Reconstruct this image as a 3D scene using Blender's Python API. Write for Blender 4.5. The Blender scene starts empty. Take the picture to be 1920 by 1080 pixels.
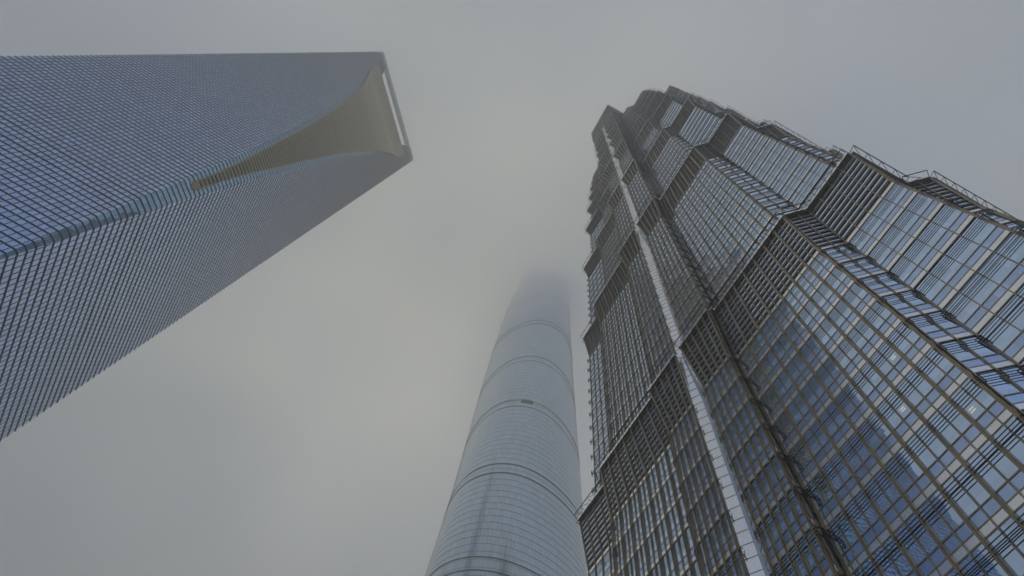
import bpy, math, random
import numpy as np
from mathutils import Matrix, Vector

random.seed(7)
S = bpy.context.scene
COL = S.collection

# ------------------------------------------------------------------ camera
CAM_H = 1.6
F_PX, VP = 1170.0, (1080.0, 92.5)                 # focal length and zenith vanishing point in 1920x1080 pixels
_z = np.array([VP[0] - 960, VP[1] - 540.0, F_PX]); _z /= np.linalg.norm(_z)
_x = np.array([1.0, 0, 0]); _x -= _x @ _z * _z; _x /= np.linalg.norm(_x)
_y = np.cross(_z, _x)
R3 = np.array([_x, _y, _z])                       # rows: world axes in camera (right, down, forward)
cam_d = bpy.data.cameras.new('camera')
cam = bpy.data.objects.new('camera', cam_d); COL.objects.link(cam)
cam_d.sensor_width = 36.0; cam_d.lens = F_PX / 1920 * 36.0
cam_d.clip_start = 0.5; cam_d.clip_end = 20000
right, down, fwd = R3[:, 0], R3[:, 1], R3[:, 2]
m = Matrix.Identity(4)
for i in range(3):
    m[i][0] = right[i]; m[i][1] = -down[i]; m[i][2] = -fwd[i]
m.translation = Vector((0, 0, CAM_H))
cam.matrix_world = m
S.camera = cam

def ray(px, py):
    d = np.array([px - 960, py - 540.0, F_PX]); d = R3 @ d
    return d / np.linalg.norm(d)

# ------------------------------------------------------------------ sky, sun, exposure
SUN_DIR = ray(880, 430)
sun_el = math.asin(SUN_DIR[2]); sun_az = math.atan2(SUN_DIR[0], SUN_DIR[1])
W = bpy.data.worlds.new('World'); S.world = W; W.use_nodes = True
nt = W.node_tree; nt.nodes.clear()
def N(tree, t, **kw):
    n = tree.nodes.new(t)
    for k, v in kw.items(): setattr(n, k, v)
    return n
sky = N(nt, 'ShaderNodeTexSky', sky_type='NISHITA', sun_disc=False)
sky.sun_elevation = sun_el; sky.sun_rotation = sun_az; sky.dust_density = 3.0
tc = N(nt, 'ShaderNodeTexCoord')
mp = N(nt, 'ShaderNodeMapping'); mp.inputs['Scale'].default_value = (1.0, 1.0, 1.0)
n1 = N(nt, 'ShaderNodeTexNoise'); n1.inputs['Scale'].default_value = 3.2; n1.inputs['Detail'].default_value = 5; n1.inputs['Roughness'].default_value = 0.45
cr = N(nt, 'ShaderNodeValToRGB')
cr.color_ramp.elements[0].position = 0.36; cr.color_ramp.elements[0].color = (0.8, 1.4, 2.7, 1)
cr.color_ramp.elements[1].position = 0.64; cr.color_ramp.elements[1].color = (2.75, 3.35, 4.7, 1)
mx = N(nt, 'ShaderNodeMix', data_type='RGBA'); mx.inputs['Factor'].default_value = 0.95
bg = N(nt, 'ShaderNodeBackground'); bg.inputs['Strength'].default_value = 0.15
wo = N(nt, 'ShaderNodeOutputWorld')
L = nt.links.new
L(tc.outputs['Generated'], mp.inputs['Vector']); L(mp.outputs['Vector'], n1.inputs['Vector'])
L(n1.outputs['Fac'], cr.inputs['Fac'])
L(sky.outputs['Color'], mx.inputs[6]); L(cr.outputs['Color'], mx.inputs[7])
L(mx.outputs[2], bg.inputs['Color']); L(bg.outputs['Background'], wo.inputs['Surface'])

sun_d = bpy.data.lights.new('sun', 'SUN'); sun_d.energy = 0.76; sun_d.angle = math.radians(10)
sun_d.color = (1.0, 0.77, 0.12)
sun = bpy.data.objects.new('sun', sun_d); COL.objects.link(sun)
sun.rotation_euler = Vector(SUN_DIR).to_track_quat('Z', 'Y').to_euler()
sun.location = (0, 0, 900)

S.view_settings.view_transform = 'Standard'; S.view_settings.look = 'None'
S.view_settings.exposure = 0.07; S.view_settings.gamma = 1.0
S.cycles.max_bounces = 28; S.cycles.glossy_bounces = 4; S.cycles.diffuse_bounces = 2
S.cycles.volume_bounces = 24; S.cycles.sample_clamp_indirect = 4.0

# ------------------------------------------------------------------ materials
def mat_base(name):
    mt = bpy.data.materials.new(name); mt.use_nodes = True
    t = mt.node_tree
    return mt, t, t.nodes['Principled BSDF']

def mat_metal(name, col, rough, metallic=1.0, var=0.12, scale=0.7):
    mt, t, b = mat_base(name)
    geo = N(t, 'ShaderNodeTexCoord'); no = N(t, 'ShaderNodeTexNoise')
    no.inputs['Scale'].default_value = scale; no.inputs['Detail'].default_value = 4
    r = N(t, 'ShaderNodeValToRGB')
    r.color_ramp.elements[0].position = 0.3; r.color_ramp.elements[1].position = 0.7
    r.color_ramp.elements[0].color = (*[c * (1 - var) for c in col], 1)
    r.color_ramp.elements[1].color = (*[min(1, c * (1 + var)) for c in col], 1)
    t.links.new(geo.outputs['Object'], no.inputs['Vector']); t.links.new(no.outputs['Fac'], r.inputs['Fac'])
    t.links.new(r.outputs['Color'], b.inputs['Base Color'])
    b.inputs['Metallic'].default_value = metallic; b.inputs['Roughness'].default_value = rough
    return mt

def mat_glass(name, col, rough, pu, pv, tilt, wave, wave_scale=0.25, colvar=0.08, lines=None, line_w=0.05):
    """coated curtain-wall glass: each pane (pu x pv metres of UV) is set at its own slight tilt and is slightly wavy"""
    mt, t, b = mat_base(name)
    lk = t.links.new
    uv = N(t, 'ShaderNodeUVMap')
    dv = N(t, 'ShaderNodeVectorMath', operation='DIVIDE'); dv.inputs[1].default_value = (pu, pv, 1)
    fl = N(t, 'ShaderNodeVectorMath', operation='FLOOR')
    wn = N(t, 'ShaderNodeTexWhiteNoise', noise_dimensions='3D')
    lk(uv.outputs['UV'], dv.inputs[0]); lk(dv.outputs[0], fl.inputs[0]); lk(fl.outputs[0], wn.inputs['Vector'])
    s1 = N(t, 'ShaderNodeVectorMath', operation='SUBTRACT'); s1.inputs[1].default_value = (.5, .5, .5)
    m1 = N(t, 'ShaderNodeVectorMath', operation='SCALE'); m1.inputs['Scale'].default_value = tilt
    lk(wn.outputs['Color'], s1.inputs[0]); lk(s1.outputs[0], m1.inputs[0])
    no = N(t, 'ShaderNodeTexNoise'); no.inputs['Scale'].default_value = wave_scale; no.inputs['Detail'].default_value = 2
    lk(uv.outputs['UV'], no.inputs['Vector'])
    s2 = N(t, 'ShaderNodeVectorMath', operation='SUBTRACT'); s2.inputs[1].default_value = (.5, .5, .5)
    m2 = N(t, 'ShaderNodeVectorMath', operation='SCALE'); m2.inputs['Scale'].default_value = wave
    lk(no.outputs['Color'], s2.inputs[0]); lk(s2.outputs[0], m2.inputs[0])
    ge = N(t, 'ShaderNodeNewGeometry')
    a1 = N(t, 'ShaderNodeVectorMath', operation='ADD'); a2 = N(t, 'ShaderNodeVectorMath', operation='ADD')
    nn = N(t, 'ShaderNodeVectorMath', operation='NORMALIZE')
    lk(ge.outputs['Normal'], a1.inputs[0]); lk(m1.outputs[0], a1.inputs[1])
    lk(a1.outputs[0], a2.inputs[0]); lk(m2.outputs[0], a2.inputs[1]); lk(a2.outputs[0], nn.inputs[0])
    lk(nn.outputs[0], b.inputs['Normal'])
    hv = N(t, 'ShaderNodeHueSaturation'); hv.inputs['Color'].default_value = (*col, 1)
    mr = N(t, 'ShaderNodeMapRange'); mr.inputs['To Min'].default_value = 1 - colvar; mr.inputs['To Max'].default_value = 1 + colvar
    lk(wn.outputs['Value'], mr.inputs['Value']); lk(mr.outputs[0], hv.inputs['Value'])
    out = hv.outputs['Color']
    if lines:
        fr = N(t, 'ShaderNodeVectorMath', operation='FRACTION'); lk(dv.outputs[0], fr.inputs[0])
        sx = N(t, 'ShaderNodeSeparateXYZ'); lk(fr.outputs[0], sx.inputs[0])
        lt = N(t, 'ShaderNodeMath', operation='LESS_THAN'); lt.inputs[1].default_value = line_w / pu
        lk(sx.outputs['X'], lt.inputs[0])
        mxl = N(t, 'ShaderNodeMix', data_type='RGBA'); mxl.inputs[7].default_value = (*lines, 1)
        lk(lt.outputs[0], mxl.inputs[0]); lk(out, mxl.inputs[6]); out = mxl.outputs[2]
    lk(out, b.inputs['Base Color'])
    b.inputs['Metallic'].default_value = 1.0; b.inputs['Roughness'].default_value = rough
    return mt

def mat_lamp():
    mt, t, b = mat_base('lamp')
    b.inputs['Base Color'].default_value = (.8, .75, .6, 1); b.inputs['Emission Color'].default_value = (1, .88, .6, 1); b.inputs['Emission Strength'].default_value = .45
    return mt

M = dict(lamp=mat_lamp(),
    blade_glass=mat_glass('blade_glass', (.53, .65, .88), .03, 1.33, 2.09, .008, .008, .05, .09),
    corner_reflection_tint=mat_glass('corner_reflection_tint', (.30, .47, .62), .03, 1.33, 2.09, .006, .006, .05),  # same facade glass, darkened to teal to paint in the neighbouring tower's reflection
    blade_fin=mat_metal('blade_fin', (.035, .033, .034), .5, .3),
    blade_mullion=mat_metal('blade_mullion', (.12, .13, .16), .45, .5),
    blade_louvre_glow_tint=mat_metal('blade_louvre_glow_tint', (.44, .36, .17), .5, .85),  # golden glow of the hazy air put into the louvre colour
    tier_glass=mat_glass('tier_glass', (.62, .75, .92), .02, .9, 2.0, .008, .012, .5),
    tier_ribbed=mat_glass('tier_ribbed', (.50, .62, .84), .14, .9, 4.0, .01, .01, .5),
    steel_light=mat_metal('steel_light', (.97, .955, .93), .16, 1.0, .03),
    steel_panel=mat_metal('steel_panel', (.98, .975, .985), .16, 1.0, .04, .3),
    steel_glow_tint=mat_metal('steel_glow_tint', (.40, .32, .20), .36, .9, .15),  # brownish steel, with the golden glow tinted into its colour
    steel_dark=mat_metal('steel_dark', (.09, .08, .072), .4, .9, .15),
    louvre_glow_tint=mat_metal('louvre_glow_tint', (.20, .155, .085), .45, .85, .15),  # dark bars; their bronze tone carries painted golden glow
    roof=mat_metal('roof', (.12, .12, .12), .8, 0),
    crown=mat_metal('crown', (.10, .16, .16), .4, .7, .15),
    twist_glass=mat_glass('twist_glass', (.52, .62, .71), .17, 1.9, 4.4, .012, .03, .06, .05, (.26, .33, .40), .10),
    twist_ring=mat_metal('twist_ring', (.16, .155, .14), .5, .6),
    twist_band=mat_metal('twist_band', (.09, .078, .05), .6, .3),
)

# ------------------------------------------------------------------ mesh helpers
class MB:
    def __init__(s): s.v = []; s.f = []; s.uv = []
    def quad(s, a, b, c, d, uv=None):
        i = len(s.v); s.v += [tuple(a), tuple(b), tuple(c), tuple(d)]; s.f.append((i, i+1, i+2, i+3))
        s.uv += list(uv) if uv else [(0, 0)] * 4
    def ngon(s, pts):
        i = len(s.v); s.v += [tuple(p) for p in pts]; s.f.append(tuple(range(i, i + len(pts)))); s.uv += [(0, 0)] * len(pts)
    def prism(s, p, q, a, b):
        """box from p to q with half-extent vectors a and b"""
        p, q, a, b = (np.asarray(k, float) for k in (p, q, a, b))
        i = len(s.v)
        for o in (p, q):
            s.v += [tuple(o - a - b), tuple(o + a - b), tuple(o + a + b), tuple(o - a + b)]
        s.f += [(i, i+1, i+2, i+3), (i+4, i+7, i+6, i+5), (i, i+4, i+5, i+1), (i+1, i+5, i+6, i+2), (i+2, i+6, i+7, i+3), (i+3, i+7, i+4, i)]
        s.uv += [(0, 0)] * 24
    def hexbar(s, p, q, r, n=6):
        p, q = np.asarray(p, float), np.asarray(q, float); d = q - p; d /= np.linalg.norm(d)
        h = np.array([0, 0, 1.0]) if abs(d[2]) < .9 else np.array([1.0, 0, 0])
        a = np.cross(d, h); a /= np.linalg.norm(a); b = np.cross(d, a)
        i = len(s.v)
        for o in (p, q):
            for k in range(n):
                t = 2 * math.pi * k / n; s.v.append(tuple(o + r * (math.cos(t) * a + math.sin(t) * b)))
        for k in range(n):
            k2 = (k + 1) % n; s.f.append((i+k, i+k2, i+n+k2, i+n+k)); s.uv += [(0, 0)] * 4
        s.f.append(tuple(range(i + n - 1, i - 1, -1))); s.f.append(tuple(range(i + n, i + 2 * n))); s.uv += [(0, 0)] * (2 * n)
    def build(s, name, mt, parent=None, smooth=False, mats=None):
        me = bpy.data.meshes.new(name); me.from_pydata(s.v, [], s.f)
        ul = me.uv_layers.new(name='UVMap')
        ul.data.foreach_set('uv', np.asarray(s.uv, np.float32).ravel())
        if smooth: me.polygons.foreach_set('use_smooth', [True] * len(me.polygons))
        me.materials.append(mt); me.update()
        o = bpy.data.objects.new(name, me); COL.objects.link(o)
        if parent: o.parent = parent
        return o

def tag(o, label=None, cat=None, group=None, kind=None):
    for k, v in (('label', label), ('category', cat), ('group', group), ('kind', kind)):
        if v: o[k] = v
    return o

def root(name, label, cat, loc=(0, 0, 0), rz=0.0):
    o = bpy.data.objects.new(name, None); COL.objects.link(o)
    o.location = loc; o.rotation_euler = (0, 0, rz); o.empty_display_size = 5
    return tag(o, label, cat)

# ------------------------------------------------------------------ ground
def build_ground():
    mt, t, b = mat_base('paving')
    no = N(t, 'ShaderNodeTexNoise'); no.inputs['Scale'].default_value = .08; no.inputs['Detail'].default_value = 6
    g = N(t, 'ShaderNodeTexCoord'); t.links.new(g.outputs['Object'], no.inputs['Vector'])
    br = N(t, 'ShaderNodeTexBrick'); br.inputs['Scale'].default_value = .8; br.inputs['Mortar Size'].default_value = .04
    br.inputs['Color1'].default_value = (.17, .165, .155, 1); br.inputs['Color2'].default_value = (.20, .195, .185, 1); br.inputs['Mortar'].default_value = (.07, .07, .07, 1)
    t.links.new(g.outputs['Object'], br.inputs['Vector'])
    mxx = N(t, 'ShaderNodeMix', data_type='RGBA', blend_type='MULTIPLY'); mxx.inputs[0].default_value = .5
    t.links.new(br.outputs['Color'], mxx.inputs[6]); t.links.new(no.outputs['Color'], mxx.inputs[7]); t.links.new(mxx.outputs[2], b.inputs['Base Color'])
    b.inputs['Roughness'].default_value = .8
    q = MB(); s = 6000; n = 12
    for i in range(n):
        for j in range(n):
            x0, x1, y0, y1 = (-s + 2*s*i/n, -s + 2*s*(i+1)/n, -s + 2*s*j/n, -s + 2*s*(j+1)/n)
            q.quad((x0, y0, 0), (x1, y0, 0), (x1, y1, 0), (x0, y1, 0))
    tag(q.build('ground', mt), 'grey stone paving of the plaza between the towers', 'ground', kind='structure')
build_ground()

# ------------------------------------------------------------------ blade tower (left)
def interp(x, xs, ys): return float(np.interp(x, xs, ys))

def build_blade():
    HT = 492.0
    P1 = np.array([-144.52, 1.69]); P2 = np.array([-125.85, 82.25])
    c = (P1 + P2) / 2; u = P2 - P1; hd = np.linalg.norm(u) / 2; u /= 2 * hd; v = np.array([u[1], -u[0]])
    R = root('blade_tower', 'tall blue glass tower with a curved cut corner and an opening near its flat top', 'skyscraper', (*c, 0), math.atan2(u[1], u[0]))
    # local frame: x along u, y along -v (so the cut corner facing the plaza lies at -y)
    ZW = [0, 60, 91, 107, 123, 141, 165, 185, 205, 233, 255, 285, 311, 340, 354, 377, 393, 410, 425, 445, 460, 485, 492]
    WW = [.05, .12, .3, .8, 1.25, 1.9, 3.1, 4.0, 5.5, 7.3, 9.1, 11.6, 14.2, 17.5, 19.4, 23.2, 25.9, 29.0, 31.0, 32.9, 35.6, 40.0, 40.6]
    w = lambda z: interp(z, ZW, WW)
    DZ = 2.09
    zs = list(np.arange(0, HT, DZ)); zs = [z for z in zs if z < HT - 1] + [HT]
    ZB, ZT = 445.0, 485.0
    zs = sorted(set([round(z, 3) for z in zs] + [ZB, ZT]))
    uo = lambda z: 24.0 + 6.0 * (z - ZB) / (ZT - ZB)
    def poly(z, off=0.0):
        k = w(z)
        # offset polygon: faces at 45deg move out by off; facets by off
        H = hd + off * math.sqrt(2); cc = hd - k + off
        kk = H - cc
        return [np.array(p) for p in ((-H, 0), (-kk, -cc), (kk, -cc), (H, 0), (kk, cc), (-kk, cc))]
    face = {0: MB(), 1: MB(), 2: MB(), 3: MB(), 4: MB(), 5: MB()}
    hole = MB(); cap = MB()
    for z0, z1 in zip(zs, zs[1:]):
        A, B = poly(z0), poly(z1)
        for i in range(6):
            j = (i + 1) % 6
            a0, b0, a1, b1 = A[i], A[j], B[i], B[j]
            def sub(s0, s1, t0, t1, i=i):
                p = a0 + (b0 - a0) * s0; q = a0 + (b0 - a0) * s1; r = a1 + (b1 - a1) * t1; s_ = a1 + (b1 - a1) * t0
                lu = lambda P: float(np.dot(P - a0, (b0 - a0) / (np.linalg.norm(b0 - a0) + 1e-6)))
                face[i].quad((*p, z0), (*q, z0), (*r, z1), (*s_, z1), [(lu(p), z0), (lu(q), z0), (lu(r), z1), (lu(s_), z1)])
            if i in (1, 4) and ZB <= z0 < ZT:
                k0, k1 = w(z0), w(z1)
                f0, f1 = (k0 - uo(z0)) / (2 * k0), (k1 - uo(z1)) / (2 * k1)
                sub(0, f0, 0, f1); sub(1 - f0, 1, 1 - f1, 1)
            else:
                sub(0, 1, 0, 1)
        if ZB <= z0 < ZT:
            c0, c1 = hd - w(z0), hd - w(z1)
            for sg in (-1, 1):
                x0, x1 = sg * uo(z0), sg * uo(z1)
                pts = [(x0, -c0, z0), (x0, c0, z0), (x1, c1, z1), (x1, -c1, z1)]
                hole.quad(*(pts if sg < 0 else pts[::-1]))
    for z, flip in ((ZB, 0), (ZT, 1)):
        cz = hd - w(z); x = uo(z)
        pts = [(-x, -cz, z), (x, -cz, z), (x, cz, z), (-x, cz, z)]
        hole.quad(*(pts[::-1] if flip else pts))
    cap.ngon([(*p, HT) for p in poly(HT)])
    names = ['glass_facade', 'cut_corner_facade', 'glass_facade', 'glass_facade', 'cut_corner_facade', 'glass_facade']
    faces = [face[i].build(names[i], M['corner_reflection_tint' if i in (1, 4) else 'blade_glass'], R) for i in range(6)]
    tag(faces[1], 'narrow curved facade that widens upwards where the corner is cut away')
    hole.build('opening_lining', M['blade_louvre_glow_tint'], R); cap.build('roof', M['roof'], R)
    # horizontal fins: one ring per level
    rest = MB(); n = 0
    def ring(mb, z, th, dep):
        segs = [(0, 1), (1, 2), (2, 3), (3, 4), (4, 5), (5, 0)]
        I0, O0 = poly(z, -.02), poly(z, dep)
        for i, j in segs:
            cut = None
            parts_ = [(0, 1)]
            if i in (1, 4) and ZB < z < ZT:
                k = w(z); f = (k - uo(z)) / (2 * k); parts_ = [(0, f), (1 - f, 1)]
            for s0, s1 in parts_:
                L_ = lambda P, s: P[i] + (P[j] - P[i]) * s
                a, b, c_, d = L_(I0, s0), L_(I0, s1), L_(O0, s1), L_(O0, s0)
                zl, zh = z - th / 2, z + th / 2
                mb.quad((*a, zl), (*b, zl), (*c_, zl), (*d, zl)); mb.quad((*d, zh), (*c_, zh), (*b, zh), (*a, zh)); mb.quad((*d, zl), (*c_, zl), (*c_, zh), (*d, zh))
    k = 0
    for z in np.arange(DZ * 20, HT - 1, DZ):
        double = k in (40, 43)
        th, dep = (.28, .16) if double else (.2, .14)
        if z < 76 or n >= 100: ring(rest, z, th, dep)
        else:
            mb = MB(); ring(mb, z, th, dep); mb.build('floor_fin', M['blade_fin'], R); n += 1
        k += 1
    tag(rest.build('floor_fin', M['blade_fin'], R), kind='stuff')
    # thin vertical mullions on the two flat facades and on the cut corner
    mu = MB()
    Lf = hd * math.sqrt(2); nm = int(Lf / 1.33)
    e1 = np.array([1, -1]) / math.sqrt(2)          # from P1 towards the cut corner
    for side in (0, 1):
        for q in range(1, nm + 1):
            s = q * 1.33
            # height where the cut corner reaches this mullion
            wz = (Lf - s) / math.sqrt(2)
            zt = interp(wz, WW, ZW) if wz < WW[-1] else HT
            p = np.array([-hd, 0]) + e1 * s
            nrm = np.array([-1, -1]) / math.sqrt(2)
            if side: p = np.array([-p[0], p[1]]); nrm = np.array([-nrm[0], nrm[1]])
            if zt < 60: continue
            tv = np.array([-nrm[1], nrm[0]])
            o = p + nrm * .03
            mu.prism((*o, 40), (*o, zt), (*tv * .028, 0), (*nrm * .05, 0))
    for q in range(-28, 29):
        x = q * 1.33
        z0 = interp(abs(x) + .2, WW, ZW)
        z = max(z0, 60)
        while z < HT - 1:
            zz = min(z + 16, HT - .5)
            if not (abs(x) < 30 and zz > ZB and z < ZT + 2):
                mu.prism((x, -(hd - w(z)) - .02, z), (x, -(hd - w(zz)) - .02, zz), (.028, 0, 0), (0, .05, 0))
            z = zz
    mu.build('mullion', M['blade_mullion'], R)
    # recessed dark louvres up the middle of the cut corner
    lo = MB(); ed = MB()
    zi0 = 152.0; first = True; prev = None
    for z in np.arange(DZ * 20, HT - 1, DZ):
        if z < zi0: continue
        k = w(z); marg = min(1.95, k * .62)
        x = k - marg * (1 + .0 * z); y = -(hd - k)
        if z > ZB - 2: continue
        if z > ZT: x = k - .6
        h = .42 if not first else 1.5
        if first: x = .6
        lo.prism((-x, y - .05, z + 1.0), (x, y - .05, z + 1.0), (0, .12, 0), (0, 0, h))
        first = False
        if prev and z < ZB:
            for sg in (-1, 1):
                lo.prism((sg * prev[0], prev[1] - .1, prev[2]), (sg * x, y - .1, z), (.14, 0, 0), (0, .3, 0))
        prev = (x, y, z)
    lo.build('recessed_louvre', M['blade_louvre_glow_tint'], R)
    # lit ceilings showing at a few panes
    return R
build_blade()

# ------------------------------------------------------------------ tiered tower (right)
TH = math.radians(27.6)
JN = np.array([math.cos(TH), math.sin(TH)]); JT = np.array([math.sin(TH), -math.cos(TH)])
JC = -23.6 * JT + 57.8 * JN

def build_tiered():
    # local frame: x = along the front (towards the right of the picture), y away from the camera
    rz = math.atan2(JT[1], JT[0])
    R = root('tiered_tower', 'steel and glass tower stepped in tiers, with pipe lattice facades and louvred tier tops', 'skyscraper', (*JC, 0), rz)
    TOP = [70, 126, 172, 212, 239, 259, 275.5, 288.5, 298.5, 305]
    HALF = [27.9, 27.0, 26.5, 25.7, 25.0, 24.3, 23.7, 23.1, 22.6, 22.1]
    DM = [29.6, 29.0, 27.8, 26.7, 26.2, 25.8, 25.4, 25.0, 24.6, 24.3]
    OB = [19.3, 18.8, 17.3, 15.9, 15.0, 14.5, 14.0, 13.5, 13.0, 12.7]
    NW = [6.3, 6.7, 6.9, 7.1, 7.3, 7.5, 7.6, 7.7, 7.8, 7.9]
    DN = 30.4; SL = .45; EIN = .8
    LOUV = [9.4, 9.4, 8.6, 8.0, 8.4, 7.8, 7.2, 6.6, 5.6, 4.0]
    kinds = ['corner', 'chamfer', 'main', 'notch', 'notch', 'narrow_side', 'narrow', 'slot', 'slotback', 'slot', 'narrow', 'narrow_side', 'notch', 'notch', 'main', 'chamfer', 'corner']
    def side(k, e):
        """front side of tier k as (x, d) points; e = how far the wall is drawn in"""
        hf, dm, ob, nw, dn = HALF[k] - e, DM[k] - e, OB[k] - e * .5, NW[k] - e, DN - e
        sl = SL + e * .75; oc = ob + (dm - hf)
        oc = max(oc, ob + .05); g = nw + .12; rec = dm - .04
        half = [(.16, dn - .5), (sl, dn), (nw, dn), (nw, rec), (g, rec), (g, dm), (ob, dm), (oc, hf), (hf, hf)]
        left = [(-x, d) for x, d in half[::-1]]
        return left + half        # 18 points, 17 segments
    rot = [lambda x, d: np.array([x, -d]), lambda x, d: np.array([d, x]), lambda x, d: np.array([-x, d]), lambda x, d: np.array([-d, -x])]
    zprev = 0.0
    U3 = np.array([0, 0, 1.0])
    windows = []; LAMPS = {(4, 11), (5, 9), (6, 12)}
    for k in range(10):
        zb, zt = zprev, TOP[k]; zprev = zt
        zf = zt - LOUV[k]
        fh = 4.0 if k < 4 else 3.3
        ein = EIN if k < 3 else 1.15
        glass, roof = MB(), MB(); side_parts = []
        lowdetail = k >= 5
        for s in range(4):
            T = rot[s]
            det = s in (0, 1, 3)
            ribbed, white, mul, pipe, louv, frame, panel, joint, rail, brk = (MB() for _ in range(10))
            side_parts.append((ribbed, white, mul, pipe, louv, frame, panel, joint, rail, brk))
            P0, P1, P2 = [[T(*p) for p in side(k, e)] for e in (ein, ein, 0.0)]
            for i in range(17):
                kind = kinds[i]
                A0, B0, A2, B2 = P0[i], P0[i+1], P2[i], P2[i+1]
                d = B0 - A0; ln = np.linalg.norm(d); d = d / ln
                nr = np.array([d[1], -d[0]])          # outward
                D3, N3 = np.array([*d, 0]), np.array([*nr, 0])
                def pt(sx, z, off=0.0):
                    f = 0 if z <= zf else (z - zf) / (zt - zf)
                    a = A0 + (A2 - A0) * f; b = B0 + (B2 - B0) * f
                    p = a + (b - a) * sx + nr * off
                    return np.array([p[0], p[1], z])
                uoff = 40.0 * i + 1000 * s
                tgt = panel if kind in ('slot', 'slotback') else glass
                for za, zc in ((zb, zf), (zf, zt)):
                    tgt.quad(pt(0, za), pt(1, za), pt(1, zc), pt(0, zc), [(uoff, za), (uoff + ln, za), (uoff + ln, zc), (uoff, zc)])
                if kind == 'slotback': continue
                if kind == 'slot':
                    if det:
                        z = max(zb, 12.0)
                        while z < zt - .3:
                            joint.prism(pt(0, z, .01), pt(1, z, .01), N3 * .02, U3 * .014); z += 1.33
                    continue
                if not det: continue
                zlo = max(zb, 12.0)
                # ---- verticals
                if kind == 'main': cols, thick = (14 if k < 3 else 10), 2
                elif kind == 'narrow': cols, thick = 5, 1
                elif kind == 'corner': cols, thick = (4 if k < 4 else 3), 0
                elif kind == 'chamfer': cols, thick = 2, 0
                else: cols, thick = 1, 0
                inner = kind == 'notch'
                if inner: continue
                tiny = kind == 'narrow_side'
                for q in range(cols + 1):
                    sx = q / cols
                    if (q in (0, cols)) and inner: continue
                    big = thick and q % thick == 0
                    hw, hd_ = (.115, .10) if big else (.04, .06)
                    if q == 0: sx += hw / ln
                    if q == cols: sx -= hw / ln
                    for za, zc in ((zlo, zf), (zf, zt)):
                        mul.prism(pt(sx, za, hd_ + .02), pt(sx, zc, hd_ + .02), D3 * hw, N3 * hd_)
                    if big and k < 3:                 # the cleaning track down each deep mullion
                        mul.prism(pt(sx, zlo, .26), pt(sx, zf, .26), D3 * .035, N3 * .03)
                # ---- floors
                nf = int((zf - zlo) / fh)
                for q in range(nf + 1):
                    zz = zf - q * fh
                    if zz - fh < zlo - .5 and zb > 0 and q == nf: pass
                    zw0, zw1 = zz - .52, zz - .02
                    if zw0 < zlo: continue
                    if inner:
                        louv.prism(pt(0, zz - .3, .1), pt(1, zz - .3, .1), N3 * .12, U3 * .25)
                        if False:
                            brk.hexbar(pt(0.05, zz - .5, .25), pt(.95, zz - 2.0, .25), .07, 4); brk.hexbar(pt(.95, zz - .5, .25), pt(.05, zz - 2.0, .25), .07, 4)
                        continue
                    zc = (zw0 + zw1) / 2
                    white.prism(pt(0, zc, .02), pt(1, zc, .02), N3 * .025, U3 * .25)
                    frame.prism(pt(0, zw0 - .05, .03), pt(1, zw0 - .05, .03), N3 * .03, U3 * .045)
                    frame.prism(pt(0, zz + .03, .03), pt(1, zz + .03, .03), N3 * .03, U3 * .045)
                    zr = zz - fh + .02
                    if zr > zlo:
                        zr1 = zr + .85
                        a, b, c_, d_ = pt(0, zr, .025), pt(1, zr, .025), pt(1, zr1, .025), pt(0, zr1, .025)
                        ribbed.quad(a, b, c_, d_, [(uoff, zr), (uoff + ln, zr), (uoff + ln, zr1), (uoff, zr1)])
                        frame.prism(pt(0, zr1, .03), pt(1, zr1, .03), N3 * .03, U3 * .045)
                    if k == 0 and s == 0 and i == 14 and 28 < zz < 57:
                        for c_i in range(cols):
                            s0, s1 = (c_i + .06) / cols, (c_i + .94) / cols
                            z0, z1 = zz - fh + .93, zz - .62
                            wb = MB()
                            wb.quad(pt(s0, z0, .03), pt(s1, z0, .03), pt(s1, z1, .03), pt(s0, z1, .03), [(uoff + s0 * ln, z0), (uoff + s1 * ln, z0), (uoff + s1 * ln, z1), (uoff + s0 * ln, z1)])
                            wo_ = wb.build('window', M['tier_glass']); windows.append(wo_)
                            if (q, c_i) in LAMPS:
                                lb = MB()
                                for g in range(2):
                                    zl = z0 + .5 + .22 * g
                                    lb.quad(pt(s0 + .2 / ln, zl, .034), pt(s0 + .55 / ln, zl, .034), pt(s0 + .55 / ln, zl + .1, .034), pt(s0 + .2 / ln, zl + .1, .034))
                                lo_ = lb.build('lit_ceiling_lamp', M['lamp']); windows.append(lo_)
                    off = .26
                    ext = (.45 if kind == 'corner' else .2) / ln
                    if not lowdetail:
                        for g in range(3):
                            zp = zz - 1.15 - .27 * g
                            pipe.hexbar(pt(-ext if kind in ('narrow', 'corner') else 0, zp, off), pt(1 + ext if kind in ('narrow', 'corner') else 1, zp, off), .03, 6)
                        ends = [0.02, .98] if kind != 'narrow' else [-ext, 1 + ext]
                        if kind == 'corner': ends = [-ext, .5, 1 + ext]
                        if kind == 'chamfer': ends = [.02, .5, .98]
                        for sx in ends:
                            brk.prism(pt(sx, zz - 1.05, off), pt(sx, zz - 1.8, off), D3 * .025, N3 * .025)
                            brk.prism(pt(sx, zz - 1.05, 0), pt(sx, zz - 1.05, off), D3 * .025, U3 * .025)
                            brk.prism(pt(sx, zz - 1.8, 0), pt(sx, zz - 1.8, off), D3 * .025, U3 * .025)
                    else:
                        pipe.prism(pt(0, zz - 1.2, off), pt(1, zz - 1.2, off), N3 * .04, U3 * .09)
                # ---- louvred top of the tier
                z = zf + .45; pitch = .92
                while z < zt - .5:
                    dep = .035
                    louv.prism(pt(0, z, dep + .02), pt(1, z, dep + .02), N3 * dep, U3 * .2); z += pitch
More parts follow.
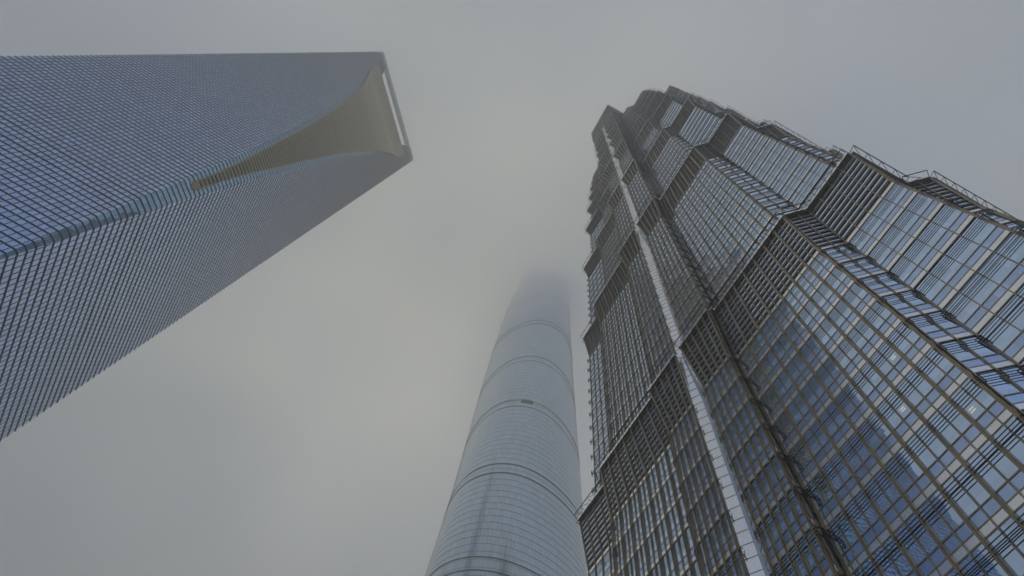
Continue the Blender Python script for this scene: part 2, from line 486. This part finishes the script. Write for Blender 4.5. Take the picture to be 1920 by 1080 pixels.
                if not inner:
                    white.prism(pt(0, zt - .3, .2), pt(1, zt - .3, .2), N3 * .16, U3 * .2)
                    # maintenance rail that stands out from the tier's edge
                    if k < 7:
                        ro = .85
                        a, b = pt(0, zt + .15, ro), pt(1, zt + .15, ro)
                        rail.hexbar(a, b, .055, 5)
                        ns = max(1, int(ln / 1.3))
                        for q in range(ns + 1):
                            sx = q / ns
                            rail.hexbar(pt(sx, zt - .1, .1), pt(sx, zt + .15, ro), .035, 4)
                            if q < ns: rail.hexbar(pt(sx, zt + .15, ro), pt((q + 1) / ns, zt - .1, .1), .03, 4)
        ring = []
        for s in range(4): ring += [rot[s](*p) for p in side(k, 0.0)[:-1]]
        roof.ngon([(*p, zt - .02) for p in ring])
        tr = glass.build('tier', M['tier_glass'], R)
        roof.build('terrace_roof', M['roof'], tr)
        for sp in side_parts:
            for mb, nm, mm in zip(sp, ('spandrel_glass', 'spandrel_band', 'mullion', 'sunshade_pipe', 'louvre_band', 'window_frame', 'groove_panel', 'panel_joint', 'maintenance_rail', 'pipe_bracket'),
                                  ('tier_ribbed', 'steel_light', 'steel_glow_tint', 'steel_dark', 'louvre_glow_tint', 'steel_glow_tint', 'steel_panel', 'steel_glow_tint', 'steel_dark', 'steel_dark')):
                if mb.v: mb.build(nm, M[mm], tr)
        for w_ in windows: w_.parent = tr
        windows.clear()
    # crown: four upright prongs continuing the centre bays, and the core drum between them
    cr = MB(); crl = MB()
    for s in range(4):
        T = rot[s]
        w0, w1, d0, d1 = 8.0, 8.3, 30.4, 21.0
        z0, z1, z2 = 305.0, 331.0, 338.0
        base = [(-w0, d0), (w0, d0), (w0, d1), (-w0, d1)]
        lv = [(z0, 1.0, 0), (z1, 1.03, .2), (z2 - 2, 1.03, .2), (z2, .97, -.2)]
        for (za, fa, oa), (zc, fc, oc) in zip(lv, lv[1:]):
            for i in range(4):
                j = (i + 1) % 4
                p = [np.array([*T(base[i][0]*fa, base[i][1]+oa), za]), np.array([*T(base[j][0]*fa, base[j][1]+oa), za]), np.array([*T(base[j][0]*fc, base[j][1]+oc), zc]), np.array([*T(base[i][0]*fc, base[i][1]+oc), zc])]
                cr.quad(*p)
        cr.ngon([(*T(x * .97, d - .2), z2) for x, d in base])
        z = z0 + .6
        while z < z1:
            for i in (0, 1, 3):
                j = (i + 1) % 4
                a = np.array([*T(base[i][0]*1.01, base[i][1]), z]); b = np.array([*T(base[j][0]*1.01, base[j][1]), z])
                d = (b - a) / np.linalg.norm(b - a); nn = np.array([d[1], -d[0], 0])
                crl.prism(a + nn * .15, b + nn * .15, nn * .2, U3 * .14)
            z += .95
    cr.build('crown_prong', M['crown'], R); crl.build('crown_louvre', M['louvre_glow_tint'], R)
    dr = MB()
    lv = [(305, 17.0), (340, 15.5), (345, 12.0), (360, 9.5), (366, 4.0), (372, 1.4), (420, .15)]
    for (za, ra), (zc, rc) in zip(lv, lv[1:]):
        for i in range(8):
            a, b = [2 * math.pi * (i + q + .5) / 8 for q in (0, 1)]
            dr.quad((ra*math.cos(a), ra*math.sin(a), za), (ra*math.cos(b), ra*math.sin(b), za), (rc*math.cos(b), rc*math.sin(b), zc), (rc*math.cos(a), rc*math.sin(a), zc))
    dr.build('spire', M['steel_glow_tint'], R)
    return R
build_tiered()

# ------------------------------------------------------------------ twisted tower (middle, behind)
def build_twist():
    D, bear = 240.0, math.radians(96.2)
    cx, cy = D * math.cos(bear), D * math.sin(bear)
    R = root('twisted_tower', 'very tall rounded glass tower banded by thin floor rings, its top lost in mist', 'skyscraper', (cx, cy, 0))
    ZTOP = 616.0
    ZS = [0, 225, 279, 379, 456, 528, 600, 632]; HS = [41.5, 38.6, 37.3, 35.3, 33.4, 30.4, 28.0, 27.0]
    FH = 4.4; NSEG = 180
    PH0 = math.radians(252)
    def rad(phi, z, off=0.0):
        h = interp(z, ZS, HS); tw = PH0 + math.radians(120) * (z - 240) / 632
        a = phi - tw
        r = h * (1 + .055 * math.cos(3 * a))
        a2 = (math.degrees(a) - 120 + 180) % 360 - 180     # the notch that runs up one rounded corner
        r -= h * .05 * math.exp(-(a2 / 2.2) ** 2)
        return r + off
    phis = [2 * math.pi * i / NSEG for i in range(NSEG + 1)]
    zs = list(np.arange(0, ZTOP + .1, FH))
    sk = MB()
    for z0, z1 in zip(zs, zs[1:]):
        for i in range(NSEG):
            p, q = phis[i], phis[i + 1]
            # each storey steps out a little over the one above: a small ledge at every floor
            r = [rad(p, z0), rad(q, z0), rad(q, z1), rad(p, z1)]
            su = 1.9 * 144 / NSEG
            sk.quad((r[0]*math.cos(p), r[0]*math.sin(p), z0), (r[1]*math.cos(q), r[1]*math.sin(q), z0), (r[2]*math.cos(q), r[2]*math.sin(q), z1), (r[3]*math.cos(p), r[3]*math.sin(p), z1),
                    [(i * su, z0), ((i+1) * su, z0), ((i+1) * su, z1 - .001), (i * su, z1 - .001)])
    sk.build('glass_skin', M['twist_glass'], R)
    cp = MB(); cp.ngon([(rad(p, ZTOP) * math.cos(p), rad(p, ZTOP) * math.sin(p), ZTOP - 1) for p in phis[:-1]]); cp.build('roof', M['roof'], R)
    BANDS = [200, 264, 329, 391, 460, 530]
    def ring(mb, z, th, dep):
        for i in range(NSEG):
            p, q = phis[i], phis[i + 1]
            ri, rj = rad(p, z, -.05), rad(q, z, -.05); ro, rp = rad(p, z, dep), rad(q, z, dep)
            f = lambda r, a, zz: (r * math.cos(a), r * math.sin(a), zz)
            zl, zh = z - th / 2, z + th / 2
            mb.quad(f(ri, p, zl), f(ro, p, zl), f(rp, q, zl), f(rj, q, zl)); mb.quad(f(ro, p, zl), f(ro, p, zh), f(rp, q, zh), f(rp, q, zl)); mb.quad(f(ri, p, zh), f(rj, q, zh), f(rp, q, zh), f(ro, p, zh))
    rest = MB(); n = 0
    for z in zs[1:-1]:
        if z < 190 or n >= 100: ring(rest, z, .13, .08)
        else:
            mb = MB(); ring(mb, z, .13, .08); mb.build('floor_ring', M['twist_ring'], R); n += 1
    tag(rest.build('floor_ring', M['twist_ring'], R), kind='stuff')
    for b in BANDS:
        for dz in (-3.6, 3.6):
            mb = MB(); ring(mb, b + dz, .5, .2); mb.build('sky_lobby_band', M['twist_band'], R)
    ha = MB()
    zh = 329 + 2.4
    a0, a1 = math.radians(270), math.radians(281)
    for i in range(8):
        p, q = a0 + (a1 - a0) * i / 8, a0 + (a1 - a0) * (i + 1) / 8
        r0, r1 = rad(p, zh, .35), rad(q, zh, .35)
        ha.quad((r0*math.cos(p), r0*math.sin(p), zh - 1.7), (r1*math.cos(q), r1*math.sin(q), zh - 1.7), (r1*math.cos(q), r1*math.sin(q), zh + 1.7), (r0*math.cos(p), r0*math.sin(p), zh + 1.7))
    ha.build('service_opening', M['twist_band'], R)
    return R, (cx, cy)
_, TC = build_twist()

# ------------------------------------------------------------------ air
PATCH_SHIFT = (420, 130, 900)
def volume_box(name, lo, hi, density, color, g, patches=None):
    q = MB()
    x0, y0, z0 = lo; x1, y1, z1 = hi
    q.v = [(x0, y0, z0), (x1, y0, z0), (x1, y1, z0), (x0, y1, z0), (x0, y0, z1), (x1, y0, z1), (x1, y1, z1), (x0, y1, z1)]
    q.f = [(3, 2, 1, 0), (4, 5, 6, 7), (0, 1, 5, 4), (1, 2, 6, 5), (2, 3, 7, 6), (3, 0, 4, 7)]; q.uv = [(0, 0)] * 24
    mt = bpy.data.materials.new(name); mt.use_nodes = True; t = mt.node_tree; t.nodes.clear()
    out = N(t, 'ShaderNodeOutputMaterial'); pv = N(t, 'ShaderNodeVolumePrincipled')
    pv.inputs['Color'].default_value = (*color, 1); pv.inputs['Density'].default_value = density; pv.inputs['Anisotropy'].default_value = g
    if patches:
        c_ = N(t, 'ShaderNodeTexCoord'); mpp = N(t, 'ShaderNodeMapping'); mpp.inputs['Location'].default_value = PATCH_SHIFT; no = N(t, 'ShaderNodeTexNoise'); no.inputs['Scale'].default_value = patches; no.inputs['Detail'].default_value = 2
        mr = N(t, 'ShaderNodeMapRange'); mr.inputs['From Min'].default_value = .35; mr.inputs['From Max'].default_value = .65
        mr.inputs['To Min'].default_value = density * .5; mr.inputs['To Max'].default_value = density * 1.5
        t.links.new(c_.outputs['Object'], mpp.inputs['Vector']); t.links.new(mpp.outputs['Vector'], no.inputs['Vector']); t.links.new(no.outputs['Fac'], mr.inputs['Value']); t.links.new(mr.outputs[0], pv.inputs['Density'])
    t.links.new(pv.outputs['Volume'], out.inputs['Volume'])
    return q.build(name, mt)

HAZE_D, HAZE_G = .0015, .7
hz = volume_box('haze', (-6200, -6200, -1), (6200, 6200, 469), HAZE_D, (.99, .98, .98), HAZE_G)
tag(hz, 'thin pale haze filling the air round the towers', 'haze', kind='stuff')

cl = volume_box('cloud', (-2600, -420, 470), (2600, 3200, 640), .019, (.995, .999, 1.0), .62, 1 / 260)
tag(cl, 'low grey cloud layer swallowing the top of the rounded tower', 'cloud', kind='stuff')
